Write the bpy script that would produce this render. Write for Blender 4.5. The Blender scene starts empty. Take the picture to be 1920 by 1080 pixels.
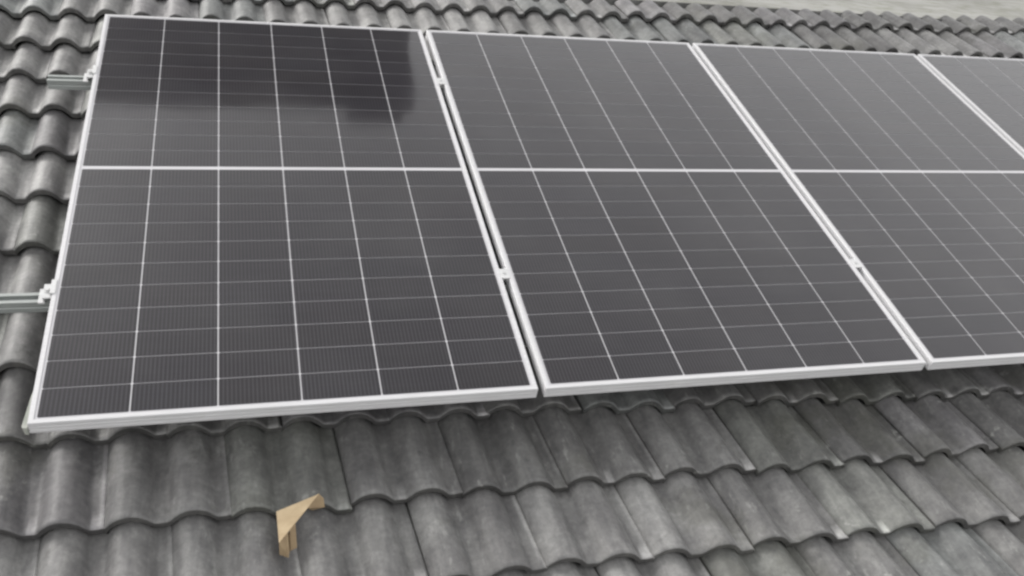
import bpy, bmesh, math, random
from mathutils import Vector, Matrix, noise
random.seed(7)
S = bpy.context.scene
C = S.collection

# ---------------------------------------------------------------- camera, sky, sun, exposure
PITCH = math.radians(18.0)                 # slope of the roof
LIFT = 4.0                                 # height of the lower edge of the panels
ROOF = Matrix.Translation((0, 0, LIFT)) @ Matrix.Rotation(PITCH, 4, 'X')
# roof coordinates: x along the ridge, v up the slope, n off the roof; n = 0 is the face of the panels

def put(x, v, n):
    return ROOF @ Vector((x, v, n))

cd = bpy.data.cameras.new('camera')
cam = bpy.data.objects.new('camera', cd)
C.objects.link(cam)
cd.sensor_width = 36.0
cd.lens = 31.4666
cd.clip_start = 0.05
cd.clip_end = 3000
rot = Matrix(((0.95916046, 0.03264671, -0.28097227),
              (-0.22706674, 0.68120177, -0.69599199),
              (0.16867696, 0.73136745, 0.66079478))).to_4x4()
cam.matrix_world = ROOF @ (Matrix.Translation((0.52859572, -1.55172547, 1.87186752)) @ rot)
S.camera = cam

SUN_EL, SUN_AZ = math.radians(34), math.radians(-42)     # azimuth from +Y, clockwise seen from above
w = bpy.data.worlds.new('World')
S.world = w
w.use_nodes = True
nt = w.node_tree
bg = nt.nodes['Background']
sky = nt.nodes.new('ShaderNodeTexSky')
sky.sky_type = 'NISHITA'
sky.sun_disc = False
sky.sun_elevation = SUN_EL
sky.sun_rotation = SUN_AZ
sky.air_density = 1.0
sky.dust_density = 8.0
sky.ozone_density = 1.0
hs = nt.nodes.new('ShaderNodeHueSaturation')             # an overcast sky: nearly no colour of its own
hs.inputs['Saturation'].default_value = 0.10
nt.links.new(sky.outputs[0], hs.inputs['Color'])
cl = nt.nodes.new('ShaderNodeMix')                       # an even layer of cloud over that sky
cl.data_type = 'RGBA'
cl.inputs[0].default_value = 0.72
tc = nt.nodes.new('ShaderNodeTexCoord')
sz = nt.nodes.new('ShaderNodeSeparateXYZ')
nt.links.new(tc.outputs['Generated'], sz.inputs[0])
mr = nt.nodes.new('ShaderNodeMapRange')                 # thicker cloud overhead, thinner and lighter lower down
mr.inputs[1].default_value = 0.60; mr.inputs[2].default_value = 0.95
mr.inputs[3].default_value = 6.9; mr.inputs[4].default_value = 2.9
nt.links.new(sz.outputs['Z'], mr.inputs[0])
nt.links.new(mr.outputs[0], cl.inputs[7])
nt.links.new(hs.outputs[0], cl.inputs[6])
nt.links.new(cl.outputs[2], bg.inputs['Color'])
bg.inputs['Strength'].default_value = 0.12

sd = bpy.data.lights.new('sun', 'SUN')
sd.energy = 1.0
sd.angle = math.radians(25)
sd.color = (1.0, 0.97, 0.93)
sun = bpy.data.objects.new('sun', sd)
C.objects.link(sun)
to_sun = Vector((math.sin(SUN_AZ) * math.cos(SUN_EL), math.cos(SUN_AZ) * math.cos(SUN_EL), math.sin(SUN_EL)))
sun.rotation_euler = to_sun.to_track_quat('Z', 'Y').to_euler()
sun.location = (0, 0, 30)

S.view_settings.view_transform = 'Standard'
S.view_settings.look = 'None'
S.view_settings.gamma = 1.0
S.view_settings.exposure = 0.85
S.view_settings.use_curve_mapping = False
S.render.engine = 'CYCLES'
S.cycles.pixel_filter_type = 'BLACKMAN_HARRIS'
S.cycles.filter_width = 2.6                              # the photograph is a soft video frame

# ---------------------------------------------------------------- helpers
def tag(o, label=None, cat=None, group=None, kind=None):
    if label: o['label'] = label
    if cat: o['category'] = cat
    if group: o['group'] = group
    if kind: o['kind'] = kind
    return o

def obj(name, bm, mat, parent=None, smooth=False, local=None):
    me = bpy.data.meshes.new(name)
    bm.normal_update()
    bm.to_mesh(me)
    bm.free()
    o = bpy.data.objects.new(name, me)
    C.objects.link(o)
    for m in (mat if isinstance(mat, (list, tuple)) else [mat]):
        me.materials.append(m)
    if smooth:
        for p in me.polygons: p.use_smooth = True
    if parent is not None: o.parent = parent
    if local is not None: o.location = local
    return o

def thing(name, label, cat, x, v, n, group=None):
    """An Empty on the roof, turned with its slope."""
    o = bpy.data.objects.new(name, None)
    C.objects.link(o)
    o.matrix_world = ROOF @ Matrix.Translation((x, v, n))
    o.empty_display_size = .1
    return tag(o, label, cat, group)

def box(bm, x0, x1, y0, y1, z0, z1, bevel=0.0):
    vs = [bm.verts.new((x, y, z)) for z in (z0, z1) for y in (y0, y1) for x in (x0, x1)]
    fs = [bm.faces.new([vs[i] for i in q]) for q in
          ((0, 2, 3, 1), (4, 5, 7, 6), (0, 1, 5, 4), (2, 6, 7, 3), (0, 4, 6, 2), (1, 3, 7, 5))]
    if bevel:
        es = list({e for f in fs for e in f.edges})
        bmesh.ops.bevel(bm, geom=es, offset=bevel, segments=2, affect='EDGES', profile=0.6)

def prism(bm, prof, a0, a1, axis='x'):
    """Extrude a closed 2-D profile from a0 to a1 along x (profile in y,z) or along y (profile in x,z)."""
    def P(p, a):
        return (a, p[0], p[1]) if axis == 'x' else (p[0], a, p[1])
    A = [bm.verts.new(P(p, a0)) for p in prof]
    B = [bm.verts.new(P(p, a1)) for p in prof]
    n = len(prof)
    for i in range(n):
        bm.faces.new((A[i], A[(i + 1) % n], B[(i + 1) % n], B[i]))
    bm.faces.new(A[::-1])
    bm.faces.new(B)
    bmesh.ops.recalc_face_normals(bm, faces=bm.faces[:])

def cyl(bm, x, y, z0, z1, r, seg=12):
    A = [bm.verts.new((x + r * math.cos(2 * math.pi * i / seg), y + r * math.sin(2 * math.pi * i / seg), z0)) for i in range(seg)]
    B = [bm.verts.new((v.co.x, v.co.y, z1)) for v in A]
    for i in range(seg):
        bm.faces.new((A[i], A[(i + 1) % seg], B[(i + 1) % seg], B[i]))
    bm.faces.new(A[::-1])
    bm.faces.new(B)

def copy_tree(o, parent=None):
    c = o.copy()
    C.objects.link(c)
    if parent is not None: c.parent = parent
    for ch in list(o.children): copy_tree(ch, c)
    return c

# ---------------------------------------------------------------- materials
class Mat:
    def __init__(s, name, rough=.6, metal=0., spec=.5):
        s.m = bpy.data.materials.new(name)
        s.m.use_nodes = True
        s.t = s.m.node_tree
        s.b = s.t.nodes['Principled BSDF']
        s.b.inputs['Roughness'].default_value = rough
        s.b.inputs['Metallic'].default_value = metal
        s.b.inputs['Specular IOR Level'].default_value = spec
    def n(s, typ, **kw):
        x = s.t.nodes.new('ShaderNode' + typ)
        for k, v in kw.items():
            if k in x.inputs: x.inputs[k].default_value = v
            else: setattr(x, k, v)
        return x
    def l(s, a, b): s.t.links.new(a, b)
    def val(s, v):
        x = s.n('Value'); x.outputs[0].default_value = v; return x.outputs[0]
    def math(s, op, a, b=None, c=None):
        x = s.n('Math', operation=op)
        for i, q in enumerate((a, b, c)):
            if q is None: continue
            if isinstance(q, (int, float)): x.inputs[i].default_value = q
            else: s.l(q, x.inputs[i])
        return x.outputs[0]
    def mix(s, fac, a, b, typ='MIX'):
        x = s.n('Mix', data_type='RGBA', blend_type=typ)
        for i, q in ((0, fac), (6, a), (7, b)):
            if isinstance(q, (int, float)): x.inputs[i].default_value = q
            elif isinstance(q, tuple): x.inputs[i].default_value = (*q, 1)
            else: s.l(q, x.inputs[i])
        return x.outputs[2]
    def noise(s, vec, scale, detail=4, rough=.55, stretch=None):
        if stretch:
            mp = s.n('Mapping'); mp.inputs['Scale'].default_value = stretch
            s.l(vec, mp.inputs['Vector']); vec = mp.outputs[0]
        x = s.n('TexNoise'); x.inputs['Scale'].default_value = scale
        x.inputs['Detail'].default_value = detail; x.inputs['Roughness'].default_value = rough
        s.l(vec, x.inputs['Vector'])
        return x.outputs['Fac']
    def ramp(s, fac, lo, hi, a=0., b=1.):
        x = s.n('MapRange'); x.interpolation_type = 'SMOOTHSTEP'
        x.inputs[1].default_value = lo; x.inputs[2].default_value = hi
        x.inputs[3].default_value = a; x.inputs[4].default_value = b
        s.l(fac, x.inputs[0])
        return x.outputs[0]
    def base(s, c):
        if isinstance(c, tuple): s.b.inputs['Base Color'].default_value = (*c, 1)
        else: s.l(c, s.b.inputs['Base Color'])
    def bump(s, h, strength=.3, dist=.01):
        x = s.n('Bump'); x.inputs['Strength'].default_value = strength; x.inputs['Distance'].default_value = dist
        s.l(h, x.inputs['Height']); s.l(x.outputs[0], s.b.inputs['Normal'])
    def obj_co(s):
        return s.n('TexCoord').outputs['Object']

def make_tile_mat():
    m = Mat('weathered_concrete_tile', rough=.58, spec=.45)
    co = m.obj_co()
    at = m.n('Attribute', attribute_name='tone')
    blot = m.noise(co, 5.0, 5, .6)
    streak = m.noise(co, 6.0, 4, .6, (6.0, .9, 1.0))
    fine = m.noise(co, 70.0, 4, .65)
    spot = m.noise(co, 26.0, 3, .6)
    c = m.mix(m.ramp(blot, .3, .72), (.72, .71, .71), (1.16, 1.16, 1.14))
    c = m.mix(1.0, at.outputs['Color'], c, 'MULTIPLY')
    c = m.mix(m.ramp(streak, .35, .7), c, m.mix(1.0, c, (.72, .72, .73), 'MULTIPLY'))
    mott = m.noise(co, 17.0, 5, .7)
    c = m.mix(m.ramp(mott, .36, .64), m.mix(1.0, c, (.89, .89, .89), 'MULTIPLY'), m.mix(1.0, c, (1.10, 1.10, 1.095), 'MULTIPLY'))
    # moss grey and lichen: blotches with edges of their own
    moss = m.math('MULTIPLY', m.ramp(m.noise(co, 2.3, 5, .65), .56, .68), .45)
    c = m.mix(moss, c, (.105, .105, .088))
    dark = m.math('MULTIPLY', m.ramp(m.noise(co, 9.0, 6, .7), .58, .70), .5)
    c = m.mix(dark, c, (.075, .073, .072))
    patch = m.ramp(m.noise(co, 1.9, 3, .5), .54, .64)
    lich = m.math('MULTIPLY', m.math('MULTIPLY', m.ramp(spot, .60, .74), patch), .55)
    c = m.mix(lich, c, (.42, .42, .40))
    fleck = m.math('MULTIPLY', m.ramp(m.noise(co, 44.0, 4, .7, (1.0, .3, 1.0)), .57, .70), m.ramp(m.noise(co, 4.2, 3, .6), .42, .62))
    c = m.mix(m.math('MULTIPLY', fleck, .42), c, (.40, .40, .385))
    c = m.mix(m.ramp(fine, .3, .75), m.mix(1.0, c, (.86, .86, .86), 'MULTIPLY'), m.mix(1.0, c, (1.12, 1.12, 1.11), 'MULTIPLY'))
    m.base(c)
    m.bump(m.math('ADD', fine, m.math('MULTIPLY', spot, .6)), .35, .004)
    return m.m

def make_cell_mat():
    """Half-cut cells behind glass: dark dusty silicon, fine busbar wires running up the slope."""
    m = Mat('solar_cell_under_glass', rough=.5, spec=.12)
    co = m.obj_co()
    at = m.n('Attribute', attribute_name='tone')
    sep = m.n('SeparateXYZ'); m.l(co, sep.inputs[0])
    ph = m.math('MULTIPLY', sep.outputs['X'], 2 * math.pi / (.2145 / 20))
    wire = m.math('POWER', m.math('ADD', m.math('MULTIPLY', m.math('SINE', ph), .5), .5), 1.6)
    fing = m.noise(co, 3.0, 2, .5, (.25, 40.0, 1.0))
    dust = m.noise(co, 2.2, 5, .6)
    c = m.mix(wire, (.0082, .0068, .0098), (.0350, .0315, .0375))
    c = m.mix(m.ramp(fing, .42, .62), c, m.mix(1.0, c, (1.10, 1.10, 1.10), 'MULTIPLY'))
    c = m.mix(1.0, c, at.outputs['Color'], 'MULTIPLY')
    c = m.mix(m.ramp(dust, .3, .8, 0., .07), c, (.22, .22, .21))
    m.base(c)
    glass(m, co)
    return m.m

def glass(m, co):
    m.b.inputs['Coat Weight'].default_value = 1.0
    m.b.inputs['Coat IOR'].default_value = 1.5
    sm = m.noise(co, 3.5, 4, .6)
    m.l(m.ramp(sm, .3, .7, .05, .085), m.b.inputs['Coat Roughness'])
    x = m.n('Bump'); x.inputs['Strength'].default_value = .08; x.inputs['Distance'].default_value = .01
    m.l(m.noise(co, 2.5, 2, .5), x.inputs['Height'])
    m.l(x.outputs[0], m.b.inputs['Coat Normal'])

def make_backsheet_mat():
    m = Mat('white_backsheet_under_glass', rough=.5, spec=.3)
    co = m.obj_co()
    m.base(m.mix(m.noise(co, 3, 3), (.52, .51, .53), (.64, .63, .65)))
    glass(m, co)
    return m.m

def make_metal(name, lo, hi, rough, metal=0., scale=(2, 60, 60)):
    m = Mat(name, rough=rough, metal=metal)
    co = m.obj_co()
    a = m.noise(co, 4, 4, .6, scale)
    c = m.mix(m.ramp(a, .3, .7), lo, hi)
    d = m.noise(co, 14, 5, .65)
    c = m.mix(m.ramp(d, .6, .78, 0, .25), c, (.45, .44, .40))
    m.base(c)
    m.l(m.ramp(d, .3, .8, rough * .85, min(1, rough * 1.3)), m.b.inputs['Roughness'])
    return m.m

def make_plain(name, a, b, scale, rough, bump=0., stretch=None):
    m = Mat(name, rough=rough)
    co = m.obj_co()
    f = m.noise(co, scale, 5, .6, stretch)
    m.base(m.mix(m.ramp(f, .3, .7), a, b))
    if bump: m.bump(f, bump, .01)
    return m.m

def make_ground_mat():
    m = Mat('pale_dry_field', rough=.95, spec=.1)
    co = m.obj_co()
    a = m.noise(co, .12, 6, .65)
    b = m.noise(co, .9, 6, .7)
    g = m.noise(co, .07, 4, .6, (1, 2.5, 1))
    c = m.mix(m.ramp(a, .3, .7), (.24, .238, .220), (.36, .357, .342))
    c = m.mix(m.ramp(b, .42, .72), c, m.mix(1.0, c, (.66, .68, .58), 'MULTIPLY'))
    c = m.mix(m.ramp(g, .48, .62, 0, .6), c, (.34, .335, .32))
    m.base(c)
    m.bump(b, .5, .2)
    return m.m

M_TILE = make_tile_mat()
M_CELL = make_cell_mat()
M_BACK = make_backsheet_mat()
M_FRAME = make_metal('silver_anodised_frame', (.60, .595, .605), (.71, .705, .715), .38)
M_RAIL = make_metal('mill_aluminium_rail', (.29, .31, .30), (.40, .42, .41), .5, .25)
M_CLAMP = make_metal('bright_aluminium_clamp', (.60, .60, .60), (.70, .70, .70), .4)
M_BOLT = make_metal('steel_bolt', (.52, .52, .52), (.66, .66, .66), .35, .4)
M_CARD = make_plain('brown_cardboard', (.50, .38, .235), (.60, .47, .30), 30, .85, .15)
M_CARD_SHADE = make_plain('shaded_brown_cardboard', (.27, .195, .115), (.35, .26, .155), 30, .9, .15)  # darker copy of the cardboard, with the flaps' shading painted in
M_PLASTIC = make_plain('clear_plastic_guard', (.30, .32, .28), (.42, .43, .39), 20, .35)
M_DECK = make_plain('dark_roof_underlay', (.03, .03, .03), (.05, .05, .05), 8, .9)
M_WALL = make_plain('pale_render_wall', (.48, .46, .42), (.58, .56, .52), 3, .9, .1)
M_GUTTER = make_plain('grey_gutter', (.16, .16, .16), (.22, .22, .22), 6, .5)
M_DARK = make_plain('dark_slate_cladding', (.030, .030, .033), (.055, .055, .058), 6, .8, .2, (1, 1, 6))
M_PANE = make_plain('dark_window_pane', (.01, .011, .012), (.02, .021, .022), 2, .1)
M_GROUND = make_ground_mat()

# ---------------------------------------------------------------- ground
bm = bmesh.new()
N = 60
for j in range(N + 1):
    for i in range(N + 1):
        x = -600 + 1200 * i / N; y = -600 + 1200 * j / N
        d = math.hypot(x, y)
        z = (noise.noise(Vector((x * .012, y * .012, 0))) * .5) * min(1, max(0, (d - 20) / 60))
        bm.verts.new((x, y, z))
bm.verts.ensure_lookup_table()
for j in range(N):
    for i in range(N):
        a = j * (N + 1) + i
        bm.faces.new([bm.verts[q] for q in (a, a + 1, a + N + 2, a + N + 1)])
tag(obj('ground', bm, M_GROUND, smooth=True), kind='structure')

# ---------------------------------------------------------------- the house with its tiled roof
D = .15                                    # humps of the tiles lie this far below the panels' face
RIDGE_V = 3.015
PX = (0.07168, 0.15062, 0.01516, 0.01724, 0.00019, 0.00385, 0.00506, -0.00333)
PV = (-0.18732, -0.00032, -0.26441, 0.02757, -0.00256, -0.00013, 0.01234, -0.01075)

def poly(c, k, r):
    return (c[0] + c[1] * k + c[2] * r + c[3] * k * r * .05 + c[4] * k * k * .05 + c[5] * r * r * .1
            + c[6] * k * r * r * .01 + c[7] * k * k * r * .002)

def hump(k, r):
    """Where the lower edge of hump k of row r lies on the roof (rows counted down the slope; hand-laid, so a little uneven)."""
    kc = min(37, max(-4, k)); rc = min(2, max(-11.5, r))
    dv = .016 * (1 - 1.6 * min(1, max(0, (k - 8) / 9))) if r == -1 else 0.0        # one course laid slightly out of line
    return (poly(PX, kc, rc) + (k - kc) * .150, poly(PV, kc, rc) - (r - rc) * .262 + dv)

A_H = .040                                 # height of the humps
def prof(t):
    """Height over the trough, t in hump widths from the crest."""
    t = abs(t)
    if t >= .39: return 0.0
    q = t / .39
    return A_H * (1 - q ** 2.3) ** 1.12

TS = []
for i in range(45):
    TS.append(-.37 + 1.99 * i / 44)
TS += [1.622, 1.66]
house = bpy.data.objects.new('house', None)
C.objects.link(house)
house.location = (1.9, 1.4, 0)
bpy.context.view_layer.update()
tag(house, 'house whose low roof of weathered grey double-roll concrete tiles carries the solar panels', 'house')

bm = bmesh.new()
tone = bm.loops.layers.float_color.new('tone')
rg = random.Random(11)
SV = (0, .012, .05, .2, .4, .6, .8, 1.0, 1.12)
def add_tile(k0, r):
    j_v = rg.gauss(0, .0035); j_x = rg.gauss(0, .0025); j_n = rg.gauss(0, .0018); j_t = rg.gauss(0, .004); j_s = rg.gauss(0, .003)
    g = rg.uniform(.190, .275)
    if r in (0, -1): g *= .85                              # two darker courses below the panels, panel shade partly painted into their tone
    else: g *= 1.06
    q = rg.random()
    tint = (1, .99, .985)
    if q < .14: tint = (.985, 1.0, .955)
    elif q < .24: tint = (1.01, .99, 1.01)
    elif q < .32: tint = (.97, 1.0, .995)
    if rg.random() < .06: g *= 1.25
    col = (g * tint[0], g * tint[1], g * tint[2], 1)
    top = r <= -11
    rows = []
    for s in SV:
        if top and s > .93: s = .93 if s == 1.0 else .935
        row = []
        for t in TS:
            x0, v0 = hump(k0 + t, r)
            x1, v1 = hump(k0 + t, r - 1)
            if top: v1 = v0 + .235
            x = x0 + (x1 - x0) * s + j_x + j_s * s
            v = v0 + (v1 - v0) * s + j_v + j_t * (t - .6)
            h = prof(t) if t < .5 else prof(t - 1)
            if t > 1.55: h += .0025                       # the lip of the side lock
            if t > 1.63: h -= .007
            drop = .036 * s
            n = -D - A_H + h - drop + j_n + .0012 * math.sin(7 * x + 5 * v)
            if s == 0: n -= .004
            row.append(bm.verts.new((x, v, n)))
        rows.append(row)
    fs = []
    vcol = {}
    for a, b in zip(rows, rows[1:]):
        for i in range(len(TS) - 1):
            fs.append(bm.faces.new((a[i], a[i + 1], b[i + 1], b[i])))
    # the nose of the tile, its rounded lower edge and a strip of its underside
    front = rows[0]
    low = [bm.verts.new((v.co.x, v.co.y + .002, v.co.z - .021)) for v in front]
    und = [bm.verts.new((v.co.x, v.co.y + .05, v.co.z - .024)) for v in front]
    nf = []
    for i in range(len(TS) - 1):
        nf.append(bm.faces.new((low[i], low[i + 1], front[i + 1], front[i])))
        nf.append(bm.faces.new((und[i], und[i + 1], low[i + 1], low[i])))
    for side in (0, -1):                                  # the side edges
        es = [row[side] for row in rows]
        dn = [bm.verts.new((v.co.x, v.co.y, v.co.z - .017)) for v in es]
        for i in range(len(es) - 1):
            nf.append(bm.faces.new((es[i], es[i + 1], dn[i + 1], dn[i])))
    for f in fs:
        f.smooth = True
    # pale mortar and lime left in some troughs at the lower edge and along the side lock
    wt = [rg.uniform(1.5, 2.6) if rg.random() < .5 else 1.0 for _ in range(2)]
    wj = rg.uniform(1.1, 1.7) if rg.random() < .6 else 1.0
    for i, row in enumerate(rows):
        for q, v in zip(TS, row):
            f_ = 1.0
            if .40 < q < .62 and i < 3: f_ = wt[0] if (.46 < q < .60) else 1.0
            elif q > 1.42: f_ = wt[1] if (i < 3 and q < 1.58) else (wj if q > 1.55 else 1.0)
            vcol[v] = f_
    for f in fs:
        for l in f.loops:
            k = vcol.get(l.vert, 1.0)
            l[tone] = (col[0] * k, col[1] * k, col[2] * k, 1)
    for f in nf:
        for l in f.loops: l[tone] = (col[0] * .52, col[1] * .52, col[2] * .51, 1)   # raw edges, with the shade on noses and joints painted in
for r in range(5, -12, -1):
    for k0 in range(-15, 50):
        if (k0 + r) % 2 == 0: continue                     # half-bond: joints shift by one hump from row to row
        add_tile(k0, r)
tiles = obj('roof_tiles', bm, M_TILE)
tiles.parent = house
tiles.matrix_world = ROOF

X0, X1 = -2.05, 7.45
E_V = -1.62
bm = bmesh.new()
box(bm, X0 + .05, X1 - .05, E_V + .06, RIDGE_V - .03, -D - .16, -D - .085)
o = obj('roof_deck', bm, M_DECK, house); o.matrix_world = ROOF
# the far slope, falling away behind the ridge
rz = put(0, RIDGE_V - .01, -D - .05)
bm = bmesh.new()
L = 4.4
pr = [(rz.y, rz.z), (rz.y + L * math.cos(PITCH), rz.z - L * math.sin(PITCH)),
      (rz.y + L * math.cos(PITCH), rz.z - L * math.sin(PITCH) - .06), (rz.y, rz.z - .07)]
prism(bm, pr, X0, X1)
lay = bm.loops.layers.float_color.new('tone')
for f in bm.faces:
    for l in f.loops: l[lay] = (.19, .19, .185, 1)
o = obj('rear_slope', bm, M_TILE, house); o.matrix_world = Matrix()
# walls under the roof
e0 = put(0, E_V + .45, -D - .17); e1y = rz.y + (L - .45) * math.cos(PITCH)
bm = bmesh.new()
zt = lambda y: (rz.z - .15 - (rz.y - y) * math.tan(PITCH)) if y < rz.y else (rz.z - .15 - (y - rz.y) * math.tan(PITCH))
pr = [(e0.y, 0), (e1y, 0), (e1y, zt(e1y) - .02), (rz.y, rz.z - .19), (e0.y, zt(e0.y) - .06)]
prism(bm, pr, X0 + .35, X1 - .35)
o = obj('wall', bm, M_WALL, house); o.matrix_world = Matrix()
bm = bmesh.new()
g0 = put(0, E_V + .04, -D - .12)
pg = []
for i in range(9):
    a = math.pi + math.pi * i / 8
    pg.append((g0.y - .06 + .065 * math.cos(a), g0.z - .02 + .065 * math.sin(a)))
for i in range(8, -1, -1):
    a = math.pi + math.pi * i / 8
    pg.append((g0.y - .06 + .058 * math.cos(a), g0.z - .02 + .058 * math.sin(a)))
prism(bm, pg, X0, X1)
o = obj('gutter', bm, M_GUTTER, house); o.matrix_world = Matrix()

# ---------------------------------------------------------------- solar panels
PW, PH, GAP, PT = 1.303, 2.120, .0232, .036
LIP, MARG, MID = .012, .0175, .016
CW = (PW - 2 * MARG) / 6
RH = (PH - 2 * MARG - MID) / 22

def make_frame():
    bm = bmesh.new()
    # outward profile (o = distance in from the outer edge, z): an aluminium section with two shallow grooves outside
    pr = [(LIP, 0.0006), (.0012, 0.0006), (0, -.0008), (0, -.0115), (.0016, -.0125), (.0016, -.0145), (0, -.0155),
          (0, -.0235), (.0016, -.0245), (.0016, -.0265), (0, -.0275), (0, -PT), (.028, -PT), (.028, -PT + .002),
          (.002, -PT + .002), (.002, -.008), (LIP, -.008)]
    rings = []
    for (cx, cy, dx, dy) in ((0, 0, 1, 1), (PW, 0, -1, 1), (PW, PH, -1, -1), (0, PH, 1, -1)):
        rings.append([bm.verts.new((cx + dx * a, cy + dy * a, z)) for a, z in pr])
    n = len(pr)
    for i in range(4):
        A, B = rings[i], rings[(i + 1) % 4]
        for j in range(n):
            bm.faces.new((A[j], A[(j + 1) % n], B[(j + 1) % n], B[j]))
    bmesh.ops.recalc_face_normals(bm, faces=bm.faces[:])
    return bm

def make_backsheet():
    bm = bmesh.new()
    box(bm, .004, PW - .004, .004, PH - .004, -.0062, -.0020)
    return bm

def make_cells(upper, seed):
    bm = bmesh.new()
    tone = bm.loops.layers.float_color.new('tone')
    rr = random.Random(seed)
    y0 = MARG + (11 * RH + MID if upper else 0)
    gx, gy, ch = .0018, .0009, .0026
    for r in range(11):
        for c in range(6):
            a, b = MARG + c * CW + gx, MARG + (c + 1) * CW - gx
            d, e = y0 + r * RH + gy, y0 + (r + 1) * RH - gy
            vs = [(a + ch, d), (b - ch, d), (b, d + ch), (b, e - ch), (b - ch, e), (a + ch, e), (a, e - ch), (a, d + ch)]
            f = bm.faces.new([bm.verts.new((x, y, -.0014)) for x, y in vs])
            g = rr.gauss(1, .045)
            h = rr.gauss(0, .012)
            for l in f.loops: l[tone] = (g * (1 + h), g, g * (1 - h), 1)
    return bm

LBL = ['solar panel at the left end of the row, dark building mirrored in its upper half',
       'second solar panel from the left end of the row, above the bare tiles',
       'third solar panel from the left, its lower right corner cut off by the picture edge',
       'rightmost solar panel, only its upper left corner showing beside the tiles']
panels = []
for i in range(4):
    p = thing('solar_panel', LBL[i], 'solar panel', i * (PW + GAP), 0, 0, 'solar panels in a row on the roof')
    obj('frame', make_frame(), M_FRAME, p)
    obj('backsheet', make_backsheet(), M_BACK, p)
    obj('cell_block', make_cells(False, 20 + i), M_CELL, p)
    obj('cell_block', make_cells(True, 40 + i), M_CELL, p)
    panels.append(p)
bm = bmesh.new()                                            # plastic guard wrapped round the free lower corner
pr = [(-.001, .13), (-.006, .10), (-.0145, .005), (-.013, -.002), (-.002, -.004), (-.001, 0)]
A = [bm.verts.new((x, y, -.012)) for x, y in pr]
B = [bm.verts.new((x * .8, y, -.0375)) for x, y in pr]
bm.faces.new(A); bm.faces.new(B[::-1])
for j in range(len(pr)):
    bm.faces.new((A[j], A[(j + 1) % len(pr)], B[(j + 1) % len(pr)], B[j]))
bmesh.ops.recalc_face_normals(bm, faces=bm.faces[:])
obj('corner_guard', bm, M_PLASTIC, panels[0])

# ---------------------------------------------------------------- rails
RT = -PT - .0015                                            # top of the rails, just under the frames
def rail(x0, x1, v, label):
    t = thing('mounting_rail', label, 'rail', x0, v, RT - .038, 'aluminium rails under the panels')
    h, hw, lip, sl = .038, .020, .006, .012
    pr = [(-hw, 0), (hw, 0), (hw, h), (sl - lip + .003, h), (sl - lip + .003, h - .003), (sl, h - .003), (sl, h - .014), (-sl, h - .014),
          (-sl, h - .003), (-sl + lip - .003, h - .003), (-sl + lip - .003, h), (-hw, h), (-hw, h * .62), (-hw + .0025, h * .56), (-hw + .0025, h * .44), (-hw, h * .38)]
    bm = bmesh.new()
    prism(bm, pr, 0, x1 - x0)
    obj('rail_profile', bm, M_RAIL, t)
    for hx in (.42 - x0, 1.78 - x0, 3.1 - x0, 4.45 - x0):                        # hooks carrying the rail on the tiles
        bm = bmesh.new()
        box(bm, hx - .02, hx + .02, -.03, .03, -.006, 0)
        box(bm, hx - .02, hx + .02, .024, .030, -.105, -.006)
        obj('roof_hook', bm, M_BOLT, t)
    return t
RV0, RV1 = .487, 1.676
rail(-.55, 5.75, RV0, 'lower aluminium mounting rail running out of the picture at left')
rail(-.165, 5.75, RV1, 'upper aluminium mounting rail with its short end showing left of the panels')

# ---------------------------------------------------------------- clamps
def hexbolt(bm, x, y, z):
    cyl(bm, x, y, z, z + .002, .0095, 16)
    cyl(bm, x, y, z + .002, z + .0085, .0068, 6)

def end_clamp(v, label):
    t = thing('end_clamp', label, 'clamp', -.001, v, RT, 'end clamps on the free edge')
    bm = bmesh.new()
    top = -RT + .004
    pr = [(.009, top), (-.0035, top), (-.0045, top - .001), (-.0045, .024), (-.026, .024), (-.026, .006), (-.040, .006), (-.040, .0005),
          (-.022, .0005), (-.022, .0195), (-.001, .0195), (-.001, top - .0032), (.009, top - .0032)]
    prism(bm, pr, -.028, .028, 'y')
    obj('bracket', bm, M_CLAMP, t)
    bm = bmesh.new(); hexbolt(bm, -.0145, 0, .0242)
    obj('bolt', bm, M_BOLT, t)
end_clamp(RV0, 'lower end clamp gripping the left edge of the first panel at the long rail')
end_clamp(RV1, 'upper end clamp gripping the left edge of the first panel at the short rail end')

def mid_clamp(i, v, label):
    t = thing('mid_clamp', label, 'clamp', i * (PW + GAP) - GAP / 2, v, 0, 'mid clamps between the panels')
    bm = bmesh.new()
    g = GAP / 2
    pr = [(-g - .003, .0022), (g + .003, .0022), (g + .003, .0009), (g - .003, .0009), (g - .003, -.018), (g - .006, -.018), (g - .006, -.002),
          (-g + .006, -.002), (-g + .006, -.018), (-g + .003, -.018), (-g + .003, .0009), (-g - .003, .0009)]
    prism(bm, pr, -.022, .022, 'y')
    obj('bracket', bm, M_CLAMP, t)
    bm = bmesh.new(); cyl(bm, 0, 0, .0023, .0036, .0060, 16); cyl(bm, 0, 0, .0036, .0046, .0045, 6)
    obj('bolt', bm, M_BOLT, t)
WH = ('first and second', 'second and third', 'third and rightmost')
for i in (1, 2, 3):
    if i < 3: mid_clamp(i, RV0, 'lower mid clamp in the gap between the %s panels' % WH[i - 1])
    if i < 2: mid_clamp(i, RV1, 'upper mid clamp in the gap between the %s panels' % WH[i - 1])

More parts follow.
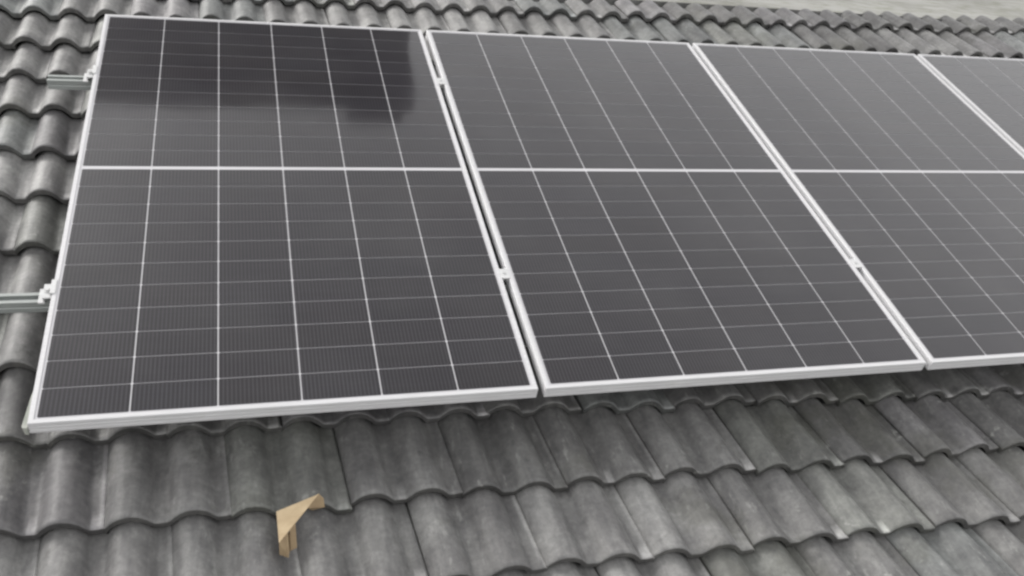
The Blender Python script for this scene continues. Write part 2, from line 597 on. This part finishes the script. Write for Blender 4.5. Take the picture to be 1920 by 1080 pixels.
# ---------------------------------------------------------------- scrap of cardboard lying at a tile edge
def at(x, v, n): return Vector((x, v, n))
CARD_X, CARD_V, CARD_N = .0, .0, .0
cam_r = Vector((0.52859572, -1.55172547, 1.87186752))
def pt(px, py, n):
    """Roof point at height n seen at a pixel of the 1920 wide photograph (used once to measure the scrap)."""
    n += .11 - D
    d = rot.to_3x3() @ Vector(((px - 960) / 1678.216, (540 - py) / 1678.216, -1))
    return cam_r + d * ((n - cam_r.z) / d.z)
a = pt(518, 959, -.100); b = pt(598, 926, -.094); c = pt(523, 1018, -.096)
def on(f): return b + (c - b) * f                         # along the long fold
e1, e2, e3, e4 = on(.30), on(.80), on(.74), on(.60)
f1 = pt(607, 934, -.104); f2 = pt(609, 951, -.118); f3 = pt(586, 957, -.120)
c2 = pt(524, 1040, -.133); c3 = pt(541, 1046, -.135)
d3 = pt(557, 1027, -.131); d4 = pt(545, 1033, -.134)
base = pt(556, 1000, -.14)
card = thing('cardboard_scrap', 'folded scrap of brown cardboard stuck at a tile edge below the first panel', 'cardboard', *base)
bm = bmesh.new()
def sheet(*pts, shaded=True):  # flaps and legs take the cardboard with painted shading
    th = .0022
    vs = [Vector(p) - Vector(base) for p in pts]
    nrm = (vs[1] - vs[0]).cross(vs[2] - vs[0]).normalized()
    if nrm.z < 0: nrm = -nrm
    A = [bm.verts.new(v) for v in vs]; B = [bm.verts.new(v - nrm * th) for v in vs]
    for fc in (bm.faces.new(A), bm.faces.new(B[::-1])): fc.material_index = int(shaded)
    for i in range(len(A)):
        bm.faces.new((A[i], B[i], B[(i + 1) % len(A)], A[(i + 1) % len(A)]))
sheet(a, c, b, shaded=False)
sheet(b, e1, f3, f2, f1)
sheet(c, c2, c3, e2)
sheet(e3, d4, d3, e4)
sheet(e2 - Vector((0, 0, .010)), c3 + Vector((0, .004, -.002)), d4 + Vector((0, .004, -.002)), e3 - Vector((0, 0, .010)))
bmesh.ops.recalc_face_normals(bm, faces=bm.faces[:])
obj('folded_sheet', bm, [M_CARD, M_CARD_SHADE], card)

# ---------------------------------------------------------------- the dark building behind the house that the first panel mirrors
nb = bpy.data.objects.new('apartment_building', None)
C.objects.link(nb)
nb.location = (-2.5, 11.0, 0)
tag(nb, 'dark flat-roofed building seen only as a reflection in the first solar panel', 'building')
bm = bmesh.new(); box(bm, .5, 5.5, -2.0, 2.0, 0, 12.9)
obj('wall', bm, M_DARK, nb)
bm = bmesh.new(); box(bm, .3, 5.72, -2.22, 2.2, 12.9, 13.3)
obj('roof', bm, M_DARK, nb)
bm = bmesh.new(); box(bm, 4.7, 5.6, -2.1, -1.2, 13.3, 13.75)
obj('chimney', bm, M_DARK, nb)
for fl in range(4):
    for q in range(2):
        bm = bmesh.new(); x = 1.1 + q * 2.2; z = 1.2 + fl * 3.0
        box(bm, x, x + 1.1, -2.03, -1.99, z, z + 1.4)
        obj('window', bm, M_PANE, nb)
